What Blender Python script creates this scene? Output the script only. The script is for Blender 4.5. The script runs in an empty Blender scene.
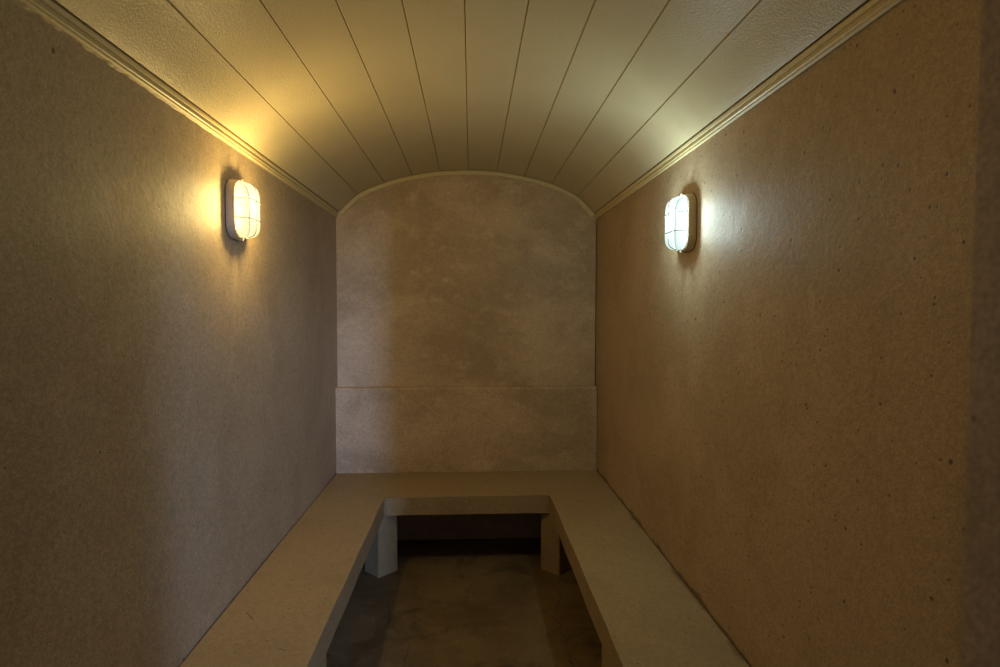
import bpy, bmesh, math, random
from mathutils import Vector, Matrix
random.seed(4)
sc = bpy.context.scene
COL = sc.collection

# ------------------------------------------------------------------ dimensions (metres)
XL, XR = -0.877, 0.838          # side wall faces
YF, YB = 0.438, 3.979           # front wall inner face, back wall face
YL = 3.919                      # face of the thicker lower part of the back wall
ZL = 1.010                      # its ledge
ZS = 0.450                      # bench top
ZU = 0.347                      # bench underside
IL, IR, IY = -0.493, 0.456, 3.396   # inner edges of the U-shaped bench
ZC0, ZC1 = 2.117, 2.156         # cornice bottom and top
DXL, DXR, DZ = -0.37, 0.38, 1.88   # doorway
AY = -6.00                      # back of the anteroom

# ------------------------------------------------------------------ helpers
def link(name, bm, mat, parent=None, smooth=False):
    me = bpy.data.meshes.new(name)
    bmesh.ops.recalc_face_normals(bm, faces=bm.faces)
    if smooth:
        for f in bm.faces: f.smooth = True
    bm.to_mesh(me); bm.free()
    o = bpy.data.objects.new(name, me); COL.objects.link(o)
    for m in (mat if isinstance(mat, (list, tuple)) else [mat]): me.materials.append(m)
    if parent: o.parent = parent
    return o

def struct(name, bm, mat, smooth=False):
    o = link(name, bm, mat, None, smooth); o['kind'] = 'structure'
    return o

def box(bm, a, b):
    (x0, y0, z0), (x1, y1, z1) = a, b
    v = [bm.verts.new(p) for p in ((x0,y0,z0),(x1,y0,z0),(x1,y1,z0),(x0,y1,z0),(x0,y0,z1),(x1,y0,z1),(x1,y1,z1),(x0,y1,z1))]
    for f in ((0,3,2,1),(4,5,6,7),(0,1,5,4),(1,2,6,5),(2,3,7,6),(3,0,4,7)):
        bm.faces.new([v[i] for i in f])

def prism(bm, pts, lo, hi):
    """closed polygon pts (x,y) between heights lo and hi"""
    a = [bm.verts.new((x, y, lo)) for x, y in pts]; b = [bm.verts.new((x, y, hi)) for x, y in pts]
    n = len(pts)
    for i in range(n): bm.faces.new((a[i], a[(i+1) % n], b[(i+1) % n], b[i]))
    bm.faces.new(a[::-1]); bm.faces.new(b)

def sweep(bm, rings, caps=True, smooth_fn=None):
    rs = [[bm.verts.new(p) for p in r] for r in rings]
    n = len(rs[0])
    for a, b in zip(rs, rs[1:]):
        for i in range(n): bm.faces.new((a[i], a[(i+1) % n], b[(i+1) % n], b[i]))
    if caps: bm.faces.new(rs[0][::-1]); bm.faces.new(rs[-1])
    return rs

def tube(bm, pts, r, n=8, closed=False):
    P = [Vector(p) for p in pts]; N = len(P); rings = []; up = None
    for i, p in enumerate(P):
        if closed: t = (P[(i+1) % N] - P[i-1]).normalized()
        else: t = (P[min(i+1, N-1)] - P[max(i-1, 0)]).normalized()
        if up is None:
            up = Vector((1,0,0)) if abs(t.x) < .8 else Vector((0,0,1))
        up = (up - t*up.dot(t)).normalized(); s = t.cross(up)
        rings.append([p + r*(up*math.cos(2*math.pi*k/n) + s*math.sin(2*math.pi*k/n)) for k in range(n)])
    rs = [[bm.verts.new(q) for q in ring] for ring in rings]
    for i in range(N if closed else N-1):
        a, b = rs[i], rs[(i+1) % N]
        for k in range(n): bm.faces.new((a[k], a[(k+1) % n], b[(k+1) % n], b[k]))
    if not closed: bm.faces.new(rs[0][::-1]); bm.faces.new(rs[-1])

# ------------------------------------------------------------------ node helper
class NT:
    def __init__(s, name):
        s.m = bpy.data.materials.new(name); s.m.use_nodes = True
        s.t = s.m.node_tree; s.t.nodes.clear()
        s.out = s.t.nodes.new('ShaderNodeOutputMaterial')
        s.co = s.t.nodes.new('ShaderNodeTexCoord').outputs['Object']
    def n(s, typ, **kw):
        nd = s.t.nodes.new(typ)
        for k, v in kw.items(): setattr(nd, k, v)
        return nd
    def put(s, sock, v):
        if v is None: return
        if hasattr(v, 'is_linked') or isinstance(v, bpy.types.NodeSocket): s.t.links.new(v, sock)
        else: sock.default_value = v
    def math(s, op, a, b=None, c=None, clamp=False):
        nd = s.n('ShaderNodeMath', operation=op, use_clamp=clamp)
        for i, v in enumerate((a, b, c)):
            if v is not None: s.put(nd.inputs[i], v)
        return nd.outputs[0]
    def mapping(s, scale=(1,1,1), loc=(0,0,0), vec=None):
        nd = s.n('ShaderNodeMapping'); s.put(nd.inputs['Vector'], vec or s.co)
        nd.inputs['Scale'].default_value = scale; nd.inputs['Location'].default_value = loc
        return nd.outputs[0]
    def noise(s, scale, detail=3, rough=.55, vec=None, dist=0):
        nd = s.n('ShaderNodeTexNoise'); s.put(nd.inputs['Vector'], vec or s.co)
        nd.inputs['Scale'].default_value = scale; nd.inputs['Detail'].default_value = detail
        nd.inputs['Roughness'].default_value = rough; nd.inputs['Distortion'].default_value = dist
        return nd.outputs['Fac']
    def ramp(s, v, lo, hi, a=0., b=1.):
        nd = s.n('ShaderNodeMapRange', interpolation_type='SMOOTHSTEP'); s.put(nd.inputs[0], v)
        for i, q in enumerate((lo, hi, a, b)): nd.inputs[i+1].default_value = q
        return nd.outputs[0]
    def mix(s, f, a, b, blend='MIX'):
        nd = s.n('ShaderNodeMix', data_type='RGBA', blend_type=blend)
        s.put(nd.inputs[0], f)
        for k, v in ((6, a), (7, b)):
            if isinstance(v, tuple) and len(v) == 3: v = (*v, 1)
            s.put(nd.inputs[k], v)
        return nd.outputs[2]
    def sep(s, vec=None):
        nd = s.n('ShaderNodeSeparateXYZ'); s.put(nd.inputs[0], vec or s.co); return nd.outputs
    def pits(s, scale, radius, density):
        """sparse dark pits of irregular size"""
        v = s.n('ShaderNodeTexVoronoi'); s.put(v.inputs['Vector'], s.co); v.inputs['Scale'].default_value = scale
        sep = s.n('ShaderNodeSeparateColor'); s.put(sep.inputs[0], v.outputs['Color'])
        on = s.math('LESS_THAN', sep.outputs[0], density)
        rad = s.math('MULTIPLY_ADD', sep.outputs[1], radius, radius*.35)
        dd = s.math('SUBTRACT', rad, v.outputs['Distance'])
        return s.math('MULTIPLY', on, s.ramp(dd, 0., radius*.5))
    def seg(s, xs, ys, ax, ay, bx, by, w):
        """soft mask of the segment a-b in the plane of xs, ys"""
        dx, dy = bx-ax, by-ay; L2 = dx*dx+dy*dy
        px = s.math('SUBTRACT', xs, ax); py = s.math('SUBTRACT', ys, ay)
        t = s.math('MULTIPLY', s.math('ADD', s.math('MULTIPLY', px, dx), s.math('MULTIPLY', py, dy)), 1/L2, clamp=True)
        qx = s.math('SUBTRACT', px, s.math('MULTIPLY', t, dx)); qy = s.math('SUBTRACT', py, s.math('MULTIPLY', t, dy))
        d = s.math('SQRT', s.math('ADD', s.math('MULTIPLY', qx, qx), s.math('MULTIPLY', qy, qy)))
        return s.ramp(d, w, w*.3)
    def bump(s, h, strength, dist, normal=None):
        nd = s.n('ShaderNodeBump'); nd.inputs['Strength'].default_value = strength
        nd.inputs['Distance'].default_value = dist; s.put(nd.inputs['Height'], h)
        if normal is not None: s.put(nd.inputs['Normal'], normal)
        return nd.outputs[0]
    def bsdf(s, col, rough, normal=None, spec=.5, **kw):
        b = s.n('ShaderNodeBsdfPrincipled')
        if isinstance(col, tuple): col = (*col[:3], 1)
        s.put(b.inputs['Base Color'], col); s.put(b.inputs['Roughness'], rough)
        b.inputs['Specular IOR Level'].default_value = spec
        if normal is not None: s.put(b.inputs['Normal'], normal)
        for k, v in kw.items(): s.put(b.inputs[k.replace('_', ' ')], v)
        s.t.links.new(b.outputs[0], s.out.inputs[0]); return s.m

def plaster(name, base, dark, light, pit=.85, rough=.60, stretch=(1,1,1), extra=None, cloud=.8):
    t = NT(name)
    big = t.noise(1.6, 4, .6, t.mapping(stretch), .4)
    mid = t.noise(6.5, 5, .62, t.mapping(stretch), .3)
    fine = t.noise(70, 3, .65)
    grain = t.noise(240, 2, .6)
    c = t.mix(t.math('MULTIPLY', t.ramp(big, .36, .66), cloud), base, dark)
    c = t.mix(t.math('MULTIPLY', t.ramp(mid, .50, .76), .55*cloud), c, light)
    c = t.mix(t.math('MULTIPLY', t.ramp(mid, .46, .26), .50*cloud), c, dark)
    k = t.math('MULTIPLY_ADD', t.ramp(fine, .25, .75), .22, .88)
    k = t.math('MULTIPLY', k, t.math('MULTIPLY_ADD', t.ramp(grain, .3, .7), .38, .81))
    comb = t.n('ShaderNodeCombineXYZ')
    for i in range(3): t.put(comb.inputs[i], k)
    c = t.mix(1., c, comb.outputs[0], 'MULTIPLY')
    p1 = t.pits(24, .11, .24); p2 = t.pits(60, .24, .16); p3 = t.pits(9, .05, .30)
    p = t.math('MULTIPLY', t.math('MAXIMUM', t.math('MAXIMUM', p1, p2), p3), pit)
    c = t.mix(p, c, tuple(v*.22 for v in dark))
    if extra: c = extra(t, c)
    h = t.math('ADD', t.math('MULTIPLY', fine, .35), t.math('ADD', t.math('MULTIPLY', mid, .9), t.math('MULTIPLY', p, -.35)))
    nrm = t.bump(h, .5, .004)
    r = t.math('MULTIPLY_ADD', mid, .22, rough-.09)
    return t.bsdf(c, r, nrm, .36)

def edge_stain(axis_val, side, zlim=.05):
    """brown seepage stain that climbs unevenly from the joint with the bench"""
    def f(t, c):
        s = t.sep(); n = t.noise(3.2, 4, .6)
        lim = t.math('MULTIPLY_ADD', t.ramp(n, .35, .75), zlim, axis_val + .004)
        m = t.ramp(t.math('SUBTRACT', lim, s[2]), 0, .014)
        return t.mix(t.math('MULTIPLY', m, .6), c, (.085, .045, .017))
    return f

def bench_marks(t, c):
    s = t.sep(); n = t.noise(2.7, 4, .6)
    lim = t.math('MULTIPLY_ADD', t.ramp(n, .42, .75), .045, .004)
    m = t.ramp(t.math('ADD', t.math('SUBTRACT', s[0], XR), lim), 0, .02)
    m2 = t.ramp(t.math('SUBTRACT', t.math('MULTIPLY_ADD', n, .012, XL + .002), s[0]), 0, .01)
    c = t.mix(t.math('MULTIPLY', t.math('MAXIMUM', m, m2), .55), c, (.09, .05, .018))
    for a in ((-.790, 2.115, -.752, 2.068, .0032), (-.612, 1.885, -.583, 1.872, .003), (-.66, 1.93, -.655, 1.925, .004),
              (-.653, 2.14, -.651, 2.136, .004), (.60, 3.29, .612, 3.26, .003), (.622, 3.30, .63, 3.27, .003)):
        c = t.mix(t.math('MULTIPLY', t.seg(s[0], s[1], *a), .7), c, (.07, .045, .02))
    return c

def floor_marks(t, c):
    s = t.sep()
    w1 = t.noise(7, 4, .6); w2 = t.noise(7.3, 4, .6, t.mapping(loc=(4, 2, 7)))
    xs = t.math('MULTIPLY_ADD', t.math('SUBTRACT', w1, .5), .09, s[0]); ys = t.math('MULTIPLY_ADD', t.math('SUBTRACT', w2, .5), .09, s[1])
    segs = [(.481,3.172,.419,2.89),(.419,2.89,.428,2.725),(.428,2.725,.432,2.40),(-.434,3.103,-.377,2.825),(-.377,2.825,-.287,2.683),
            (-.287,2.683,-.285,2.40),(-.287,2.683,-.248,2.706),(-.29,2.93,-.248,2.874),(-.248,2.874,-.149,2.823),(-.149,2.823,-.077,2.793),(-.077,2.80,-.006,2.862)]
    m = None
    for a in segs:
        q = t.seg(xs, ys, *a, .0034); m = q if m is None else t.math('MAXIMUM', m, q)
    c = t.mix(t.math('MULTIPLY', m, .55), c, (.025, .015, .008))
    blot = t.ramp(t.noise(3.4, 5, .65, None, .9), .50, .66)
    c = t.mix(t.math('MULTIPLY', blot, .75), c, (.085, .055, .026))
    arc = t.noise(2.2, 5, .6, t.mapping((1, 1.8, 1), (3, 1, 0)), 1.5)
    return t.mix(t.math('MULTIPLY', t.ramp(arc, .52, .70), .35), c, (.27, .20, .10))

W = (.48, .36, .235); WD = (.375, .275, .165); WL = (.53, .41, .275)
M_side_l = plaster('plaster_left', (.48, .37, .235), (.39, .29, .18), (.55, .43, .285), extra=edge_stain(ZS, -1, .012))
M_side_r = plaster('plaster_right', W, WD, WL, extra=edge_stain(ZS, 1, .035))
M_back = plaster('plaster_back', (.58, .435, .275), (.41, .30, .18), (.67, .52, .35), pit=.35, stretch=(1, 1, 1.5), cloud=1., rough=.46)
M_bench = plaster('plaster_bench', (.38, .275, .145), (.315, .225, .115), (.43, .32, .175), pit=.6, rough=.55, extra=bench_marks, cloud=.6)
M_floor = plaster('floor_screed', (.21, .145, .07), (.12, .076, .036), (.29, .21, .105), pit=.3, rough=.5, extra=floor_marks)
M_ante = plaster('plaster_anteroom', (.30, .22, .14), (.24, .17, .1), (.34, .26, .17), pit=.2, rough=.6)

def ceiling_mat():
    t = NT('ceiling_board')
    st = t.noise(185, 3, .6); big = t.noise(3, 4, .6)
    c = t.mix(t.math('MULTIPLY', t.ramp(big, .4, .7), .35), (.56, .475, .30), (.49, .405, .245))
    c = t.mix(t.math('MULTIPLY', t.pits(14, .05, .12), .35), c, (.12, .09, .04))
    h = t.ramp(st, .35, .65)
    nrm = t.bump(h, .38, .0014)
    return t.bsdf(c, t.math('MULTIPLY_ADD', big, .10, .35), nrm, .42)
M_ceil = ceiling_mat()
def simple(name, col, rough, metal=0., bump=.1, nscale=60):
    t = NT(name); n = t.noise(nscale, 3)
    c = t.mix(t.math('MULTIPLY', t.ramp(n, .35, .75), .4), col, tuple(v*.72 for v in col))
    m = t.bsdf(c, rough, t.bump(n, bump, .001), .5, Metallic=metal); return m
M_trim = simple('cornice_paint', (.64, .53, .29), .5)
M_caulk = simple('filler', (.47, .37, .23), .6, 0, .5)
M_house = simple('lamp_housing', (.70, .60, .40), .4, 0, .05)
M_wire = simple('guard_wire', (.045, .04, .03), .6, 0)
M_screw = simple('screw_metal', (.07, .045, .03), .5, .6)
M_frame = simple('window_paint', (.45, .42, .38), .5)

def glow(name, hot, rim, s_hot, s_rim):
    """half-clear prismatic glass: it glows softly itself and lets the light of the bulb behind it through"""
    t = NT(name); s = t.sep()
    dy = t.math('MULTIPLY', s[1], 1/.085); dz = t.math('MULTIPLY', t.math('SUBTRACT', s[2], .018), 1/.115)
    d = t.math('SQRT', t.math('ADD', t.math('MULTIPLY', dy, dy), t.math('MULTIPLY', dz, dz)))
    f = t.ramp(d, .15, 1.0)
    rib = t.math('MULTIPLY_ADD', t.math('SINE', t.math('MULTIPLY', s[1], 900)), .05, 1.)
    col = t.mix(f, hot, rim)
    st = t.math('MULTIPLY', t.math('MULTIPLY_ADD', f, s_rim - s_hot, s_hot), rib)
    b = t.n('ShaderNodeBsdfPrincipled'); b.inputs['Base Color'].default_value = (.01, .01, .01, 1)
    b.inputs['Roughness'].default_value = .5; b.inputs['Specular IOR Level'].default_value = .1
    t.put(b.inputs['Emission Color'], col); t.put(b.inputs['Emission Strength'], st)
    tr = t.n('ShaderNodeBsdfTransparent'); mx = t.n('ShaderNodeMixShader'); mx.inputs[0].default_value = .3
    t.t.links.new(b.outputs[0], mx.inputs[1]); t.t.links.new(tr.outputs[0], mx.inputs[2])
    t.t.links.new(mx.outputs[0], t.out.inputs[0]); return t.m
M_glow_l = glow('lamp_glass_warm', (1, .95, .76), (1, .82, .46), 1.30, .84)
M_glow_r = glow('lamp_glass_cool', (.93, 1, 1), (.74, .92, .86), 1.25, .80)
M_inner = NT('lamp_inside').bsdf((.003, .003, .003), 1., None, 0.)

# ------------------------------------------------------------------ room shell
bm = bmesh.new(); box(bm, (-2.0, AY-.3, -.12), (3.0, YB+.3, 0)); struct('floor', bm, M_floor)
bm = bmesh.new(); box(bm, (XL-.15, YF-.148, 0), (XL, YB+.15, 2.30)); struct('wall_left', bm, M_side_l)
bm = bmesh.new(); box(bm, (XR, YF-.148, 0), (XR+.15, YB+.15, 2.30)); struct('wall_right', bm, M_side_r)

# arched ceiling of ten boards, joints where the photograph shows them
ARC = [(-.880, 2.118), (-.858, 2.146), (-.732, 2.265), (-.560, 2.342), (-.380, 2.391), (-.200, 2.419), (-.017, 2.428),
       (.170, 2.422), (.352, 2.393), (.531, 2.346), (.701, 2.268), (.822, 2.150), (.845, 2.120)]
def catmull(p0, p1, p2, p3, t):
    return tuple(.5*((2*b) + (-a+c)*t + (2*a-5*b+4*c-d)*t*t + (-a+3*b-3*c+d)*t**3) for a, b, c, d in zip(p0, p1, p2, p3))
ARCC = list(ARC); ARCC[1] = (-.851, 2.1525); ARCC[11] = (.8155, 2.1565)
def arc_run(k, n=12):
    a = [catmull(*ARCC[k-1:k+3], i/n) for i in range(n+1)]
    return a
prof = [((XL-.01, 2.176), 1), ((-.8535, 2.176), 1)]
for k in range(1, 11):
    run = arc_run(k)
    g = .0013
    for i, p in enumerate(run):
        q = Vector(p)
        if i == 0 and k > 1:
            d = (Vector(run[1]) - q).normalized(); nrm = Vector((-d.y, d.x))
            prof.append((tuple(q + d*.0 + nrm*.007), 1)); prof.append((tuple(q + d*g + nrm*.007), 1)); prof.append((tuple(q + d*g + nrm*.003), 1)); prof.append((tuple(q + d*(g+.003)), 1))
        elif i == len(run)-1 and k < 10:
            d = (q - Vector(run[-2])).normalized(); nrm = Vector((-d.y, d.x))
            prof.append((tuple(q - d*g), 1)); prof.append((tuple(q - d*g + nrm*.007), 1))
        else: prof.append((tuple(q), 0))
prof += [((.815, 2.183), 1), ((XR+.01, 2.183), 1)]
prof[2] = (prof[2][0], 1); prof[-3] = (prof[-3][0], 1)
bm = bmesh.new()
lo = [bm.verts.new((p[0], YF-.148, p[1])) for p, _ in prof]; hi = [bm.verts.new((p[0], YB+.1, p[1])) for p, _ in prof]
olo = [bm.verts.new((p[0]*1.03, YF-.148, p[1]+.06)) for p, _ in prof]; ohi = [bm.verts.new((p[0]*1.03, YB+.1, p[1]+.06)) for p, _ in prof]
n = len(prof)
for i in range(n-1):
    f = bm.faces.new((lo[i], lo[i+1], hi[i+1], hi[i])); f.smooth = not (prof[i][1] and prof[i+1][1])
    bm.faces.new((olo[i], ohi[i], ohi[i+1], olo[i+1])); bm.faces.new((lo[i], olo[i], olo[i+1], lo[i+1])); bm.faces.new((hi[i], hi[i+1], ohi[i+1], ohi[i]))
bm.faces.new((lo[0], hi[0], ohi[0], olo[0])); bm.faces.new((lo[-1], olo[-1], ohi[-1], hi[-1]))
for i in range(n):
    if prof[i][1]:
        e = bm.edges.get((lo[i], hi[i]))
        if e: e.smooth = False
struct('ceiling', bm, M_ceil)

# back wall: arched upper field, thicker lower field with a ledge, fine open joint beside the right wall
GAP = .006
top = [catmull(*ARC[k-1:k+3], i/8) for k in range(1, 11) for i in range(8)] + [ARC[11]]
top = [(min(max(x, XL+.001), XR-GAP), z+.012) for x, z in top]
bm = bmesh.new()
pts = [(XL+.001, 0)] + [(XL+.001, 2.12)] + top + [(XR-GAP, 2.12), (XR-GAP, 0)]
a = [bm.verts.new((x, YB, z)) for x, z in pts]; b = [bm.verts.new((x, YB+.14, z)) for x, z in pts]
m = len(pts)
for i in range(m): bm.faces.new((a[i], a[(i+1) % m], b[(i+1) % m], b[i]))
bm.faces.new(a); bm.faces.new(b[::-1])
# lower field, softly rounded and slightly uneven ledge
N = 60; rings = []
for i in range(N+1):
    x = XL+.0005 + (XR-GAP*.6-XL-.0005)*i/N
    w = .0016*math.sin(i*.7) + .0012*math.sin(i*1.9+1) + random.uniform(-.0007, .0007)
    rings.append([(x, YB+.01, 0), (x, YL, 0), (x, YL, ZL-.012+w), (x, YL+.003, ZL-.005+w), (x, YL+.009, ZL-.001+w), (x, YL+.02, ZL+.001+w), (x, YB+.01, ZL-.002+w)])
sweep(bm, rings)
struct('wall_back', bm, M_back)

# front wall with the doorway the picture is taken through
bm = bmesh.new(); y0 = YF-.15
box(bm, (-1.35, y0, 0), (DXL, YF, 3.4)); box(bm, (DXR, y0, 0), (2.80, YF, 3.4)); box(bm, (DXL, y0, DZ), (DXR, YF, 3.4))
bmesh.ops.remove_doubles(bm, verts=bm.verts, dist=1e-5)
bmesh.ops.bevel(bm, geom=[e for e in bm.edges if abs(abs(e.verts[0].co.z-e.verts[1].co.z)-DZ) < .01 or (abs(e.verts[0].co.x-e.verts[1].co.x) < .001 and e.verts[0].co.x in (DXL, DXR) and abs(e.verts[0].co.z-e.verts[1].co.z) > 1)], offset=.006, segments=3, affect='EDGES')
struct('wall_front', bm, M_side_r)

# cornices along the side walls and the arched trim on the back wall
CP = [(0, 0), (.006, 0), (.010, .004), (.010, .010), (.013, .012), (.013, .021), (.010, .0225), (.010, .0245), (.015, .026), (.018, .033), (.018, .0375), (.013, .039), (0, .039)]
def cornice(name, x0, s):
    bm = bmesh.new()
    cp = CP if s > 0 else [(0, .005), (.0035, .005), (.0035, 0)] + CP[1:]      # the right one has an open joint below
    sweep(bm, [[(x0 + s*(px), y, ZC0+pz) for px, pz in cp] for y in (YF, YB)])
    o = struct(name, bm, M_trim)
    if s < 0: return o
    bm = bmesh.new(); rings = []; N = 420
    ph = [random.uniform(0, 6) for _ in range(6)]
    for i in range(N+1):
        y = YF + (YB-YF)*i/N
        near = max(0, min(1, (2.6-y)/1.2)) * (.7 if s > 0 else .12)
        w = (.0028 if s > 0 else .0008) + near*(.0016 + .0016*math.sin(y*23+ph[0]) + .0018*math.sin(y*61+ph[1]) + .0012*math.sin(y*139+ph[2]) + random.uniform(-.0009, .0009))
        d = .0022 + near*(.0018 + .001*math.sin(y*47+ph[3]) + random.uniform(-.0004, .0004))
        rings.append([(x0, y, ZC0+.002), (x0 + s*(d+.003), y, ZC0+.001), (x0 + s*d, y, ZC0-w*.5), (x0, y, ZC0-w)])
    sweep(bm, rings); f = link('filler_bead', bm, M_caulk if s > 0 else M_side_r, o); f['label'] = 'rough filler bead under the moulding'
    return o
cornice('trim_1', XL, 1); cornice('trim_2', XR, -1)
bm = bmesh.new(); rings = []
path = [catmull(*ARC[k-1:k+3], i/10) for k in range(1, 11) for i in range(10)] + [ARC[11]]
TP = [(0, .0015), (.012, .0015), (.016, .005), (.016, .012), (.012, .014), (.012, .017), (.014, .019), (.013, .026), (.008, .029), (0, .030)]
for i, p in enumerate(path):
    q0 = Vector(path[max(0, i-1)]); q1 = Vector(path[min(len(path)-1, i+1)]); d = (q1-q0).normalized(); nn = Vector((d.y, -d.x))
    rings.append([(p[0]+nn.x*w, YB-h, p[1]+nn.y*w) for h, w in TP])
sweep(bm, rings); struct('trim_3', bm, M_trim)

# anteroom behind the camera, with the narrow window that lets in the daylight
WX0, WX1, WZ0, WZ1 = 1.86, 2.30, .70, 3.10
bm = bmesh.new()
box(bm, (-1.5, AY-.15, 0), (-1.35, YF-.151, 3.4)); struct('wall_anteroom_left', bm, M_ante)
bm = bmesh.new(); box(bm, (2.80, AY-.15, 0), (2.95, YF-.151, 3.4)); struct('wall_anteroom_right', bm, M_ante)
bm = bmesh.new()
box(bm, (-1.35, AY-.15, 0), (WX0, AY, 3.4)); box(bm, (WX1, AY-.15, 0), (2.80, AY, 3.4)); box(bm, (WX0, AY-.15, 0), (WX1, AY, WZ0)); box(bm, (WX0, AY-.15, WZ1), (WX1, AY, 3.4))
struct('wall_anteroom_back', bm, M_ante)
bm = bmesh.new(); box(bm, (-1.5, AY-.15, 3.4), (2.95, YF, 3.5)); struct('ceiling_anteroom', bm, M_ante)
bm = bmesh.new(); y = AY-.11; f = .012
box(bm, (WX0, y, WZ0), (WX0+f, y+.04, WZ1)); box(bm, (WX1-f, y, WZ0), (WX1, y+.04, WZ1)); box(bm, (WX0+f, y, WZ0), (WX1-f, y+.04, WZ0+f)); box(bm, (WX0+f, y, WZ1-f), (WX1-f, y+.04, WZ1))
struct('window_1', bm, M_frame)

# ------------------------------------------------------------------ bench
def tag(o, label, cat, group=None):
    o['label'] = label; o['category'] = cat
    if group: o['group'] = group
root = bpy.data.objects.new('built_in_bench', None); COL.objects.link(root)
tag(root, 'U-shaped built-in plaster bench running along three walls on angled supports', 'bench')
g = .004
bm = bmesh.new(); y0 = YF+.12
def jit(a, b, k, amp=.0012):
    """points from a to b with a hand-trowelled waver"""
    out = []
    for i in range(1, k):
        t = i/k; dx, dy = b[0]-a[0], b[1]-a[1]; L = math.hypot(dx, dy)
        w = amp*(math.sin(i*1.3+a[0]*9) + .6*math.sin(i*3.1)); out.append((a[0]+dx*t - dy/L*w, a[1]+dy*t + dx/L*w))
    return out
A, B, C_, D_ = (IL, y0), (IL, IY), (IR, IY), (IR, y0)
pts = [(XL+g, y0), A] + jit(A, B, 26) + [B] + jit(B, C_, 10) + [C_] + jit(C_, D_, 26) + [D_, (XR-g, y0), (XR-g, YL-.002), (XL+g, YL-.002)]
prism(bm, pts, ZU, ZS)
inner = [e for e in bm.edges if abs(e.verts[0].co.z-e.verts[1].co.z) < 1e-5 and all(IL-.01 < v.co.x < IR+.01 and v.co.y < IY+.01 for v in e.verts)]
bmesh.ops.bevel(bm, geom=inner, offset=.005, segments=3, affect='EDGES')
o = link('seat', bm, M_bench, root)
def leg(cx, cy, ax, ay, rot):
    bm = bmesh.new(); c, s = math.cos(rot), math.sin(rot)
    q = [(cx + c*u - s*v, cy + s*u + c*v) for u, v in ((-ax, -ay), (ax, -ay), (ax, ay), (-ax, ay))]
    prism(bm, q, 0, ZU)
    bmesh.ops.bevel(bm, geom=[e for e in bm.edges if abs(e.verts[0].co.z-e.verts[1].co.z) > .1], offset=.004, segments=2, affect='EDGES')
    return link('support', bm, M_bench, root)
s = .0675
leg(-.522, 3.365+s*math.sqrt(2), s, s, math.pi/4)
leg(.502, 3.342+s*math.sqrt(2)+.006, s, s, math.pi/4)
leg(IL-.06, 2.028-.07, .06, .07, 0)
leg(IR+.06, 2.034-.07, .06, .07, 0)

# ------------------------------------------------------------------ bulkhead lamps (local x = out of the wall, z = up)
def rr(a, b, r, n=10):
    """rounded rectangle outline, half sizes a (y) and b (z)"""
    r = min(r, a*.98, b*.98); out = []
    for k, (sy, sz) in enumerate(((1, 1), (-1, 1), (-1, -1), (1, -1))):
        for i in range(n+1):
            t = math.pi/2*(k + i/n); out.append((sy*(a-r) + r*math.cos(t), sz*(b-r) + r*math.sin(t)))
    return out
DOME = [(.026, .0775, .0995, .050), (.044, .0770, .0990, .050), (.056, .0755, .0975, .049), (.066, .0715, .0930, .046), (.0725, .0650, .0860, .040), (.0758, .0550, .0760, .033), (.0772, .0300, .0500, .020)]
def dome_x(y, z, off):
    """height of the glass over (y, z)"""
    best = DOME[0][0]
    for (c0, a0, b0, r0), (c1, a1, b1, r1) in zip(DOME, DOME[1:]):
        for k in range(9):
            t = k/8; a, b, r = a0+(a1-a0)*t, b0+(b1-b0)*t, r0+(r1-r0)*t
            ay, bz = abs(y), abs(z)
            ins = ay <= a and bz <= b and not (ay > a-r and bz > b-r and math.hypot(ay-a+r, bz-b+r) > r)
            if ins: best = c0+(c1-c0)*t
    return best + off
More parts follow.
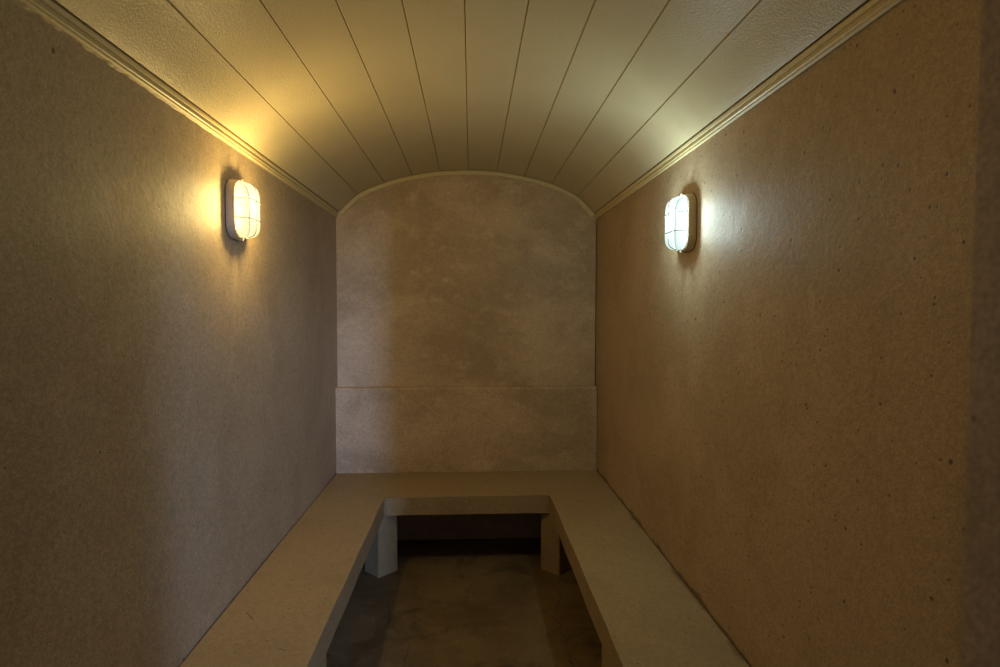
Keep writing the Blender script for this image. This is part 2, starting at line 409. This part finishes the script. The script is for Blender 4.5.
def lamp(loc, rz, glass, label, power, colour):
    root = bpy.data.objects.new('bulkhead_lamp', None); COL.objects.link(root)
    root.location = loc; root.rotation_euler = (0, 0, rz); tag(root, label, 'lamp', 'bulkhead lamps on the side walls')
    bm = bmesh.new()
    sweep(bm, [[(c, y, z) for y, z in rr(a, b, r)] for c, a, b, r in ((0, .084, .107, .055), (.004, .085, .108, .056), (.024, .0835, .1065, .055), (.030, .0825, .1055, .054), (.0325, .0805, .1035, .052), (.0318, .0777, .1002, .050), (.021, .0777, .1002, .050))])
    link('housing', bm, M_house, root, True)
    bm = bmesh.new(); sweep(bm, [[(c, y, z) for y, z in rr(a, b, r)] for c, a, b, r in ((.0215, .0772, .0997, .0497), (.0316, .0772, .0997, .0497), (.0316, .0764, .0989, .049), (.0228, .0764, .0989, .049))])
    link('black_cup', bm, M_inner, root)  # near-black liner added to swallow bulb light, keeps the inside dim through the glass
    for yb, zb in [(a_, b_) for a_ in (-.036, .036) for b_ in (.052, .008, -.036)]:
        Lb = bpy.data.lights.new('bulb', 'POINT'); Lb.energy = power/6; Lb.color = colour; Lb.shadow_soft_size = .012
        ob = bpy.data.objects.new('bulb', Lb); COL.objects.link(ob); ob.parent = root; ob.location = (.061, yb, zb)
    bm = bmesh.new(); sweep(bm, [[(c, y, z) for y, z in rr(.0865, .1095, .057)] for c in (0, .0035)])
    link('gasket', bm, M_wire, root)
    bm = bmesh.new(); sweep(bm, [[(c, y, z) for y, z in rr(a, b, r)] for c, a, b, r in DOME]); link('glass_cover', bm, glass, root, True)
    bm = bmesh.new()
    tube(bm, [(.0340, y, z) for y, z in rr(.0795, .1025, .051, 8)], .0013, 6, True)
    def wire(pts): tube(bm, pts, .0017, 8)
    for z in (.034, -.036):
        wire([(.034, -.0795, z), (.046, -.0795, z)] + [(dome_x(y, z, .0035), y, z) for y in [(-.0755 + .151*i/30) for i in range(31)]] + [(.046, .0795, z), (.034, .0795, z)])
    wire([(.034, 0, -.1025), (.046, 0, -.1020)] + [(dome_x(0, z, .0035), 0, z) for z in [(-.0975 + .195*i/36) for i in range(37)]] + [(.046, 0, .1020), (.034, 0, .1025)])
    g_ = link('wire_guard', bm, M_wire, root, True)
    for sgn in (1, -1):
        bm = bmesh.new(); box(bm, (.018, -.008, min(sgn*.103, sgn*.1125)), (.0355, .008, max(sgn*.103, sgn*.1125)))
        bmesh.ops.bevel(bm, geom=list(bm.edges), offset=.0015, segments=2, affect='EDGES')
        cl = link('clip', bm, M_house, root)
        bm = bmesh.new(); bmesh.ops.create_cone(bm, cap_ends=True, segments=14, radius1=.0042, radius2=.0034, depth=.004, matrix=Matrix.Translation((.0370, 0, sgn*.108)) @ Matrix.Rotation(math.pi/2, 4, 'Y'))
        link('screw', bm, M_screw, cl)
    return root
lamp((XL-.001, 2.291, 1.886), 0, M_glow_l, 'oval bulkhead lamp glowing warm yellow behind wires on the left wall', 44, (1, .70, .24))
lamp((XR+.001, 2.285, 1.850), math.pi, M_glow_r, 'oval bulkhead lamp glowing cool greenish white behind wires on the right wall', 24.5, (.74, .97, .95))

# ------------------------------------------------------------------ daylight through the anteroom window
L = bpy.data.lights.new('daylight', 'AREA'); L.shape = 'RECTANGLE'; L.size = WX1-WX0-.02; L.size_y = WZ1-WZ0-.02
L.energy = 520; L.color = (.36, .53, 1.0)
lo_ = bpy.data.objects.new('daylight', L); COL.objects.link(lo_); lo_.location = ((WX0+WX1)/2, AY-.13, (WZ0+WZ1)/2)
lo_.rotation_euler = (math.radians(90), 0, 0)
lo_.rotation_euler = Vector((-.28, 1, -.08)).to_track_quat('-Z', 'Z').to_euler()
w = bpy.data.worlds.new('World'); sc.world = w; w.use_nodes = True
w.node_tree.nodes['Background'].inputs[0].default_value = (.5, .66, 1, 1); w.node_tree.nodes['Background'].inputs[1].default_value = .3

# ------------------------------------------------------------------ camera
cam = bpy.data.cameras.new('camera'); co = bpy.data.objects.new('camera', cam); COL.objects.link(co)
cam.sensor_width = 36; cam.lens = 36*.600; cam.clip_start = .02
yw, pt, rl = math.radians(2.788), math.radians(-2.321), math.radians(.043)
fw = Vector((math.sin(yw)*math.cos(pt), math.cos(yw)*math.cos(pt), math.sin(pt)))
r = Vector((math.cos(yw), -math.sin(yw), 0)); u = r.cross(fw)
r, u = r*math.cos(rl) + u*math.sin(rl), u*math.cos(rl) - r*math.sin(rl)
mt = Matrix((r, u, -fw)).transposed().to_4x4(); mt.translation = (0, 0, 1.52); co.matrix_world = mt
cam.dof.use_dof = True; cam.dof.focus_distance = 3.2; cam.dof.aperture_fstop = 5.0
sc.camera = co

vs = sc.view_settings; vs.view_transform = 'Standard'; vs.look = 'None'; vs.gamma = 1; vs.use_curve_mapping = False; vs.exposure = .10
cy = sc.cycles; cy.use_denoising = True; cy.max_bounces = 10; cy.diffuse_bounces = 7; cy.sample_clamp_indirect = 6
